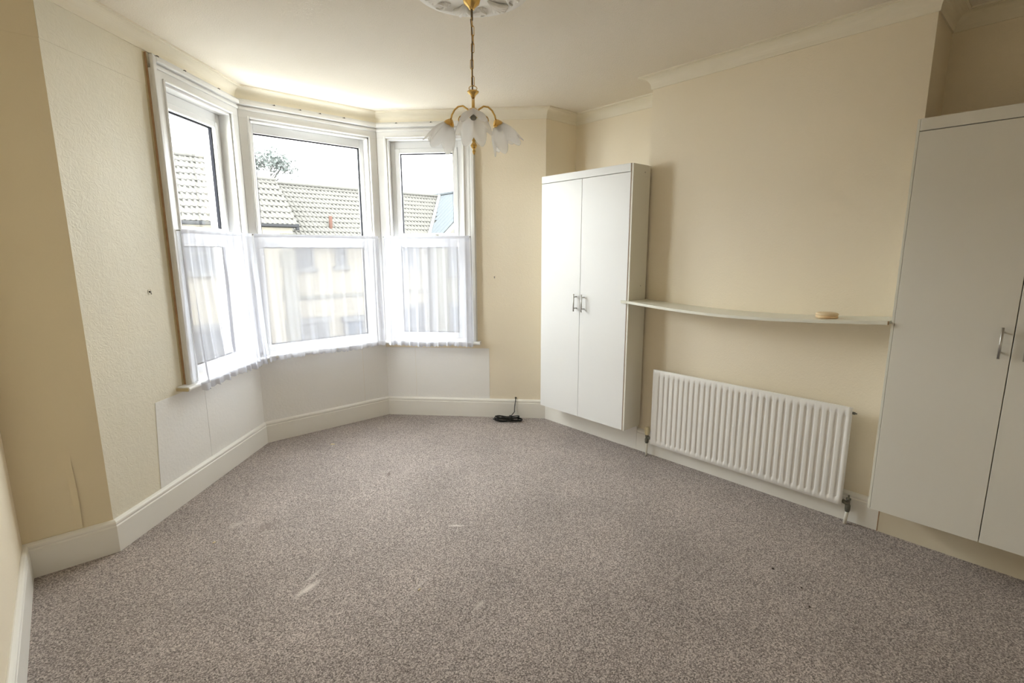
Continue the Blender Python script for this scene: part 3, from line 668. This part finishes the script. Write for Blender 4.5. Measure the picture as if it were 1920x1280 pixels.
# ------------------------------------------------------------------ litter on the carpet
def bit(x, y, lx, ly, h, an, m, label, seed):
    rnd = random.Random(seed); mb = MB(); n = 9
    pr = [(lx*(0.75+0.3*rnd.random())*math.cos(2*PI*k/n), ly*(0.75+0.3*rnd.random())*math.sin(2*PI*k/n)) for k in range(n)]
    vs_ = [(a, b, 0) for a, b in pr] + [(a*0.8, b*0.8, h*(0.6+0.5*rnd.random())) for a, b in pr]
    mb.add(vs_, [tuple(reversed(range(n))), tuple(range(n, 2*n))]+[(k, (k+1) % n, n+(k+1) % n, n+k) for k in range(n)])
    o = mb.build('carpet_litter', m, loc=(x, y, 0.0), rz=an); tag(o, label, 'litter', 'bits of litter on the carpet')
bit(1.365, 0.653, 0.020, 0.007, 0.006, -0.5, M_crumb, 'cream crumb on the carpet near the middle bay skirting', 1)
bit(0.373, -0.245, 0.009, 0.005, 0.005, 0.4, M_crumb, 'tiny cream crumb on the carpet near the left skirting corner', 2)
bit(0.962, -1.266, 0.010, 0.004, 0.004, 0.2, M_crumb, 'thin yellowish sliver on the carpet in the foreground centre', 3)
bit(2.269, -2.247, 0.007, 0.005, 0.005, 0.7, M_dirt, 'dark speck on the carpet in front of the radiator, largest of three', 4)
bit(2.221, -2.387, 0.005, 0.004, 0.004, 0.1, M_dirt, 'dark speck on the carpet, middle of the three before the near wardrobe', 5)
bit(2.114, -2.453, 0.006, 0.004, 0.004, 0.9, M_dirt, 'dark speck on the carpet, nearest the camera of three', 6)

# ------------------------------------------------------------------ the street outside
E_road = mat('pale_concrete_road', (0.17, 0.167, 0.16), 0.9, [('noise', 40, 0.2, 0.01)], spec=0.0)
E_stone = mat('yellow_stone_wall', (0.150, 0.136, 0.108), 0.9, [('noise', 9, 0.4, 0.03)], (5, (0.120, 0.110, 0.095), 0.9), spec=0.0)
E_render = mat('pale_rendered_wall', (0.085, 0.082, 0.07), 0.9, spec=0.0)
E_tile = mat('concrete_roof_tile', (0.057, 0.0545, 0.050), 0.85, None, (7, (0.050, 0.0475, 0.0435), 0.8), spec=0.0)
E_slate = mat('blue_grey_slate', (0.049, 0.053, 0.056), 0.7, None, (7, (0.043, 0.047, 0.051), 0.8), spec=0.0)
E_deck = mat('roof_underlay', (0.015, 0.0145, 0.013), 0.9, spec=0.0)
E_white = mat('white_exterior_paint', (0.085, 0.085, 0.085), 0.6, spec=0.0)
E_dark = mat('dark_window_pane', (0.060, 0.062, 0.066), 0.4, spec=0.0)
E_gutter = mat('grey_gutter', (0.018, 0.018, 0.019), 0.6, spec=0.0)
E_terra = mat('terracotta_pipe', (0.045, 0.026, 0.021), 0.8, spec=0.0)
E_bluedoor = mat('pale_blue_door', (0.055, 0.065, 0.08), 0.6, spec=0.0)
E_bark = mat('pale_bark', (0.060, 0.058, 0.056), 0.9, spec=0.0)
E_leaf = mat('faint_green_leaves', (0.075, 0.082, 0.078), 0.9, spec=0.0)
GZ = -2.75
o = MB().box(-30, 40, 1.25, 60, GZ-0.2, GZ).build('street_ground', E_road); tag(o, 'grey street surface below the windows', kind='structure')
o = MB().box(-30, 40, 10.2, 12.3, GZ, GZ+0.14).build('street_pavement', E_stone, bevel=0.02); tag(o, 'pale pavement along the opposite terrace', kind='structure')

def ext_window(par, x0, x1, z0, z1, y, sash=True, org=(0, 0)):
    w = MB().ring(x0-org[0], x1-org[0], z0, z1, 0.07, y-0.05-org[1], y+0.05-org[1]).build('window', E_white, par)
    if sash: MB().box(x0+0.07-org[0], x1-0.07-org[0], y-0.04-org[1], y+0.03-org[1], (z0+z1)/2-0.03, (z0+z1)/2+0.03).build('sash_bar', E_white, w)
    MB().box(x0+0.06-org[0], x1-0.06-org[0], y-0.012-org[1], y+0.02-org[1], z0+0.06, z1-0.06).build('pane', E_dark, w)
    MB().box(x0-0.08-org[0], x1+0.08-org[0], y-0.14-org[1], y+0.02-org[1], z0-0.10, z0).build('sill', E_white, par)
    MB().box(x0-0.06-org[0], x1+0.06-org[0], y-0.06-org[1], y+0.02-org[1], z1, z1+0.12).build('lintel', E_white, par)

def pantile(w, l):
    m = MB(); t = 0.014
    prof = [(0, 0.0), (0.25*w, -0.003), (0.34*w, 0.018), (0.44*w, 0.018), (0.53*w, 0.0), (0.75*w, -0.003), (0.84*w, 0.018), (0.94*w, 0.018), (1.02*w, 0.002)]
    k = len(prof); vs_ = [(a, 0, b+0.014) for a, b in prof]+[(a, l*1.12, b-0.004) for a, b in prof]+[(a, 0, b-t+0.012) for a, b in prof]
    return m.add(vs_, [(i, i+1, k+i+1, k+i) for i in range(k-1)]+[(2*k+i, 2*k+i+1, i+1, i) for i in range(k-1)])
def flat_slate(w, l):
    return MB().box(0.005, w-0.005, 0, l*1.1, 0.004, 0.018)

def roof(par, org, O, U, V, ulen, vlen, w, l, m, tile_fn, name, near):
    """O: lower-left corner, U along eaves, V up the slope (unit vectors, world). near(u): tiles built singly"""
    O = Vector(O)-Vector((org[0], org[1], 0)); U = Vector(U).normalized(); V = Vector(V).normalized(); Nn = U.cross(V).normalized()
    rot = Matrix((U, V, Nn)).transposed().to_4x4()
    d = MB().add([O, O+U*ulen, O+U*ulen+V*vlen, O+V*vlen]+[q-Nn*0.12 for q in (O, O+U*ulen, O+U*ulen+V*vlen, O+V*vlen)], [(0, 1, 2, 3), (7, 6, 5, 4), (0, 4, 5, 1), (1, 5, 6, 2), (2, 6, 7, 3), (3, 7, 4, 0)]).build('roof_deck', E_deck, par)
    me = None; rest = MB(); src = tile_fn(w, l)
    for r in range(int(vlen/l+0.5)):
        for c in range(int(ulen/w+0.5)):
            q = O+U*(c*w)+V*(r*l); keep = near(c*w, r*l)
            if keep is None: continue
            if keep:
                if me is None:
                    o = tile_fn(w, l).build(name, m, par); me = o.data
                else:
                    o = bpy.data.objects.new(name, me); COL.objects.link(o); o.parent = par
                o.matrix_local = Matrix.Translation(q) @ rot @ Matrix.Rotation(random.uniform(-0.006, 0.006), 4, 'X')
            else:
                b = len(rest.v); rest.v += [tuple(q+rot.to_3x3() @ Vector(t)) for t in src.v]; rest.f += [tuple(b+i for i in f) for f in src.f]
    if rest.v: tag(rest.build(name+'_field', m, par), kind='stuff')
    return d

def house_left():
    org = (2.0, 12.4); e = empty('terraced_house', (org[0], org[1], GZ*0)); tag(e, 'taller tiled terraced house seen through the left bay window', 'house', 'terrace across the street')
    MB().box(-8-org[0], 4.15-org[0], 12.45-org[1], 17-org[1], GZ, 2.32).build('wall', E_stone, e)
    sl = math.hypot(2.0, 1.93)
    roof(e, org, (-8, 12.25, 2.28), (1, 0, 0), (0, 2.05, 1.93), 12.2, sl, 0.25, 0.28, E_tile, pantile, 'roof_tile', lambda u, v: 1.3 < u-8 < 4.2)
    MB().box(-8-org[0], 4.2-org[0], 14.2-org[1], 14.42-org[1], 4.16, 4.26).build('ridge', E_tile, e, bevel=0.04)
    MB().box(-8-org[0], 4.2-org[0], 12.16-org[1], 12.28-org[1], 2.18, 2.27).build('gutter', E_gutter, e, bevel=0.02)
    for x in (-4.6, -0.6, 2.35): ext_window(e, x, x+0.75, 0.95, 1.95, 12.45, True, org)
    for x in (-4.0, 2.0): ext_window(e, x, x+1.2, -1.9, -0.55, 12.45, True, org)
    ext_window(e, 3.25, 3.75, 1.55, 2.05, 12.45, False, org)
house_left()
def house_mid():
    org = (4.7, 12.4); e = empty('terraced_house', (org[0], org[1], 0)); tag(e, 'narrow tiled house end at the left of the middle window, chimney on its ridge', 'house', 'terrace across the street')
    MB().box(4.16-org[0], 5.16-org[0], 12.42-org[1], 16-org[1], GZ, 2.25).build('wall', E_stone, e)
    roof(e, org, (4.205, 12.25, 2.26), (1, 0, 0), (0, 1.65, 1.42), 1.06, math.hypot(1.65, 1.42), 0.265, 0.28, E_tile, pantile, 'roof_tile', lambda u, v: True)
    MB().box(4.2-org[0], 5.28-org[0], 13.82-org[1], 14.02-org[1], 3.64, 3.73).build('ridge', E_tile, e, bevel=0.04)
    MB().box(4.2-org[0], 5.24-org[0], 12.14-org[1], 12.27-org[1], 2.18, 2.26).build('gutter', E_gutter, e, bevel=0.02)
    MB().box(5.18-org[0], 5.28-org[0], 12.16-org[1], 12.25-org[1], 2.10, 2.28).build('gutter_end', E_gutter, e, bevel=0.02)
    c = MB().box(4.45-org[0], 5.12-org[0], 13.85-org[1], 14.4-org[1], 3.4, 3.92).build('chimney', E_white, e, bevel=0.02)
    MB().tube([(4.62-org[0], 14.1-org[1], 3.9), (4.62-org[0], 14.1-org[1], 4.12)], 0.10, 10).build('pot', E_render, c)
    for k in range(9):
        z = GZ+0.3+k*0.5
        MB().box(4.14-org[0]+(0.6 if k % 2 else 0.66), 5.18-org[0], 12.39-org[1], 12.5-org[1], z, z+0.46).build('quoin', E_render, e, bevel=0.01)
house_mid()
BO = (7.5, 12.8)
def house_main():
    org = BO; e = empty('terraced_house', (org[0], org[1], 0)); tag(e, 'long low tiled house across the middle and right bay windows', 'house', 'terrace across the street')
    MB().box(5.17-org[0], 12.2-org[0], 12.95-org[1], 18-org[1], GZ, 1.86).build('wall', E_stone, e)
    sl = math.hypot(2.4, 1.96)
    def nr(u, v):
        x = 5.25+u; fy = v/sl
        if x > 10.05+fy*2.15: return None
        return True
    roof(e, org, (5.25, 12.72, 1.78), (1, 0, 0), (0, 2.4, 1.96), 7.0, sl, 0.27, 0.262, E_tile, pantile, 'roof_tile', nr)
    MB().box(5.25-org[0], 12.3-org[0], 15.02-org[1], 15.24-org[1], 3.70, 3.80).build('ridge', E_tile, e, bevel=0.04)
    MB().box(5.25-org[0], 10.0-org[0], 12.62-org[1], 12.74-org[1], 1.70, 1.78).build('gutter', E_gutter, e, bevel=0.02)
    MB().tube([(6.66-org[0], 13.3-org[1], 1.9), (6.68-org[0], 13.3-org[1], 2.62)], 0.055, 12).build('vent_pipe', E_terra, e, smooth=True)
    ext_window(e, 5.34, 5.92, 0.98, 1.70, 12.95, True, org); ext_window(e, 6.60, 6.98, 1.02, 1.70, 12.95, True, org)
    ext_window(e, 9.0, 9.7, 0.9, 1.70, 12.95, True, org); ext_window(e, 10.3, 11.0, 0.9, 1.70, 12.95, True, org)
    ext_window(e, 8.6, 9.9, -1.9, -0.5, 12.95, True, org)
    MB().box(5.2-org[0], 12.0-org[0], 12.90-org[1], 12.96-org[1], 0.02, 0.14).build('string_course', E_render, e, bevel=0.01)
    def door(x0, x1, zt, m):
        d = MB().box(x0-org[0], x1-org[0], 12.86-org[1], 12.95-org[1], GZ, zt).build('door', m, e, bevel=0.01)
        MB().box((x0+x1)/2-org[0]+0.02, x1-0.10-org[0], 12.845-org[1], 12.9-org[1], zt-0.85, zt-0.22).build('pane', E_dark, d)
        MB().box(x0-0.12-org[0], x0-org[0], 12.82-org[1], 12.96-org[1], GZ, zt+0.12).build('door_jamb', E_white, e)
        MB().box(x1-org[0], x1+0.12-org[0], 12.82-org[1], 12.96-org[1], GZ, zt+0.12).build('door_jamb', E_white, e)
        MB().box(x0-0.18-org[0], x1+0.18-org[0], 12.76-org[1], 12.96-org[1], zt, zt+0.16).build('door_head', E_white, e)
    door(5.42, 6.10, -0.72, E_white); door(6.85, 7.35, -0.78, E_bluedoor)
house_main()
def house_gable():
    org = (12.2, 12.4); e = empty('gabled_house', (org[0], org[1], 0)); tag(e, 'slate-roofed cross gable at the far right of the right bay window', 'house', 'terrace across the street')
    xr, zr, sl = 12.15, 3.8, 0.9
    MB().add([(x-org[0], y-org[1], z) for y in (12.4, 18) for x, z in ((10.05, GZ), (14.3, GZ), (14.3, 1.86), (xr, zr-0.08), (10.05, 1.86))],
             [(0, 1, 2, 3, 4), (9, 8, 7, 6, 5), (0, 5, 6, 1), (1, 6, 7, 2), (2, 7, 8, 3), (3, 8, 9, 4), (4, 9, 5, 0)]).build('wall', E_render, e)
    L_ = math.hypot(2.2, 2.2*sl)
    V = Vector((2.2, 0, 2.2*sl)).normalized()
    O = Vector((xr-2.2, 17.2, zr-2.2*sl))
    def nr(u, v):
        y = 17.2-u; x = xr-2.2+V.x*v
        return True if y < 12.9+(x-10.0)*1.15 else None
    roof(e, org, O, (0, -1, 0), V, 5.0, L_, 0.25, 0.25, E_slate, flat_slate, 'slate', nr)
    roof(e, org, (xr+2.2, 12.2, zr-2.2*sl), (0, 1, 0), (-2.2, 0, 2.2*sl), 5.0, L_, 0.25, 0.25, E_slate, flat_slate, 'slate', lambda u, v: False)
    MB().box(xr-0.09-org[0], xr+0.09-org[0], 12.2-org[1], 17.2-org[1], zr-0.02, zr+0.08).build('ridge', E_slate, e, bevel=0.03)
    a, b = Vector((9.98, 12.74, 1.87)), Vector((12.15, 15.12, 3.82))
    MB().tube([a-Vector((*org, 0)), b-Vector((*org, 0))], 0.075, 8).build('valley_flashing', E_white, e)
    MB().add([(p.x-org[0], p.y-org[1], p.z) for p in [Vector((xr-2.2, 12.17, zr-2.2*sl-0.02)), Vector((xr, 12.17, zr-0.02)), Vector((xr, 12.17, zr-0.2)), Vector((xr-2.1, 12.17, zr-2.2*sl-0.12)), Vector((xr-2.2, 12.22, zr-2.2*sl-0.02)), Vector((xr, 12.22, zr-0.02)), Vector((xr, 12.22, zr-0.2)), Vector((xr-2.1, 12.22, zr-2.2*sl-0.12))]],
             [(0, 1, 2, 3), (7, 6, 5, 4), (0, 4, 5, 1), (1, 5, 6, 2), (2, 6, 7, 3), (3, 7, 4, 0)]).build('barge_board', E_white, e)
    for x in (10.6, 12.6): ext_window(e, x, x+0.8, 0.7, 1.9, 12.4, True, org)
    ext_window(e, 10.6, 12.0, -1.9, -0.5, 12.4, True, org)
house_gable()
def tree():
    x, y = 7.45, 24.0; e = empty('street_tree', (x, y, GZ)); tag(e, 'faint tree top rising behind the roofs at the left of the middle window', 'tree')
    rnd = random.Random(4); m = MB(); leaves = MB()
    MB().tube([(0, 0, 0), (0.05, 0, 3.0), (0, 0.1, 6.3)], [0.22, 0.17, 0.10], 8).build('trunk', E_bark, e, smooth=True)
    def br(p, d, l, r, k):
        q = p+d*l; m.tube([p, (p+q)/2+Vector((rnd.uniform(-.05, .05), rnd.uniform(-.05, .05), 0)), q], [r, r*0.85, r*0.65], 5)
        if k == 0:
            for _ in range(26):
                c = q+Vector((rnd.gauss(0, .22), rnd.gauss(0, .22), rnd.gauss(0, .22))); a = Vector((rnd.uniform(-1, 1), rnd.uniform(-1, 1), rnd.uniform(-1, 1)))*0.075; b = Vector((rnd.uniform(-1, 1), rnd.uniform(-1, 1), rnd.uniform(-1, 1)))*0.05
                leaves.add([c-a, c+b, c+a, c-b], [(0, 1, 2, 3)])
            return
        for _ in range(3):
            v = (d+Vector((rnd.uniform(-.7, .7), rnd.uniform(-.7, .7), rnd.uniform(-.1, .6)))).normalized(); br(q, v, l*0.72, r*0.6, k-1)
    for a in range(4): br(Vector((0, 0.1, 6.0)), Vector((math.cos(a*1.6)*0.6, math.sin(a*1.6)*0.6, 1)).normalized(), 1.15, 0.07, 3)
    m.build('branches', E_bark, e); tag(leaves.build('foliage', E_leaf, e), kind='stuff')
tree()

# ------------------------------------------------------------------ sky portals in the three window openings (guide sampling only)
for i, (ln_) in ((2, LB), (3, CB), (4, RB)):
    a, b = OPN[i]; L = bpy.data.lights.new('window_portal', 'AREA'); L.shape = 'RECTANGLE'; L.size = b-a+0.02; L.size_y = WZ1-WZ0+0.04
    L.cycles.is_portal = True
    o = bpy.data.objects.new('window_portal', L); COL.objects.link(o)
    loc, rz, _ = frame(i); s_ = (a+b)/2
    o.location = (loc[0]+s_*math.cos(rz)-0.17*math.sin(rz), loc[1]+s_*math.sin(rz)+0.17*math.cos(rz), (WZ0+WZ1)/2)
    o.rotation_euler = (-PI/2, 0, rz)
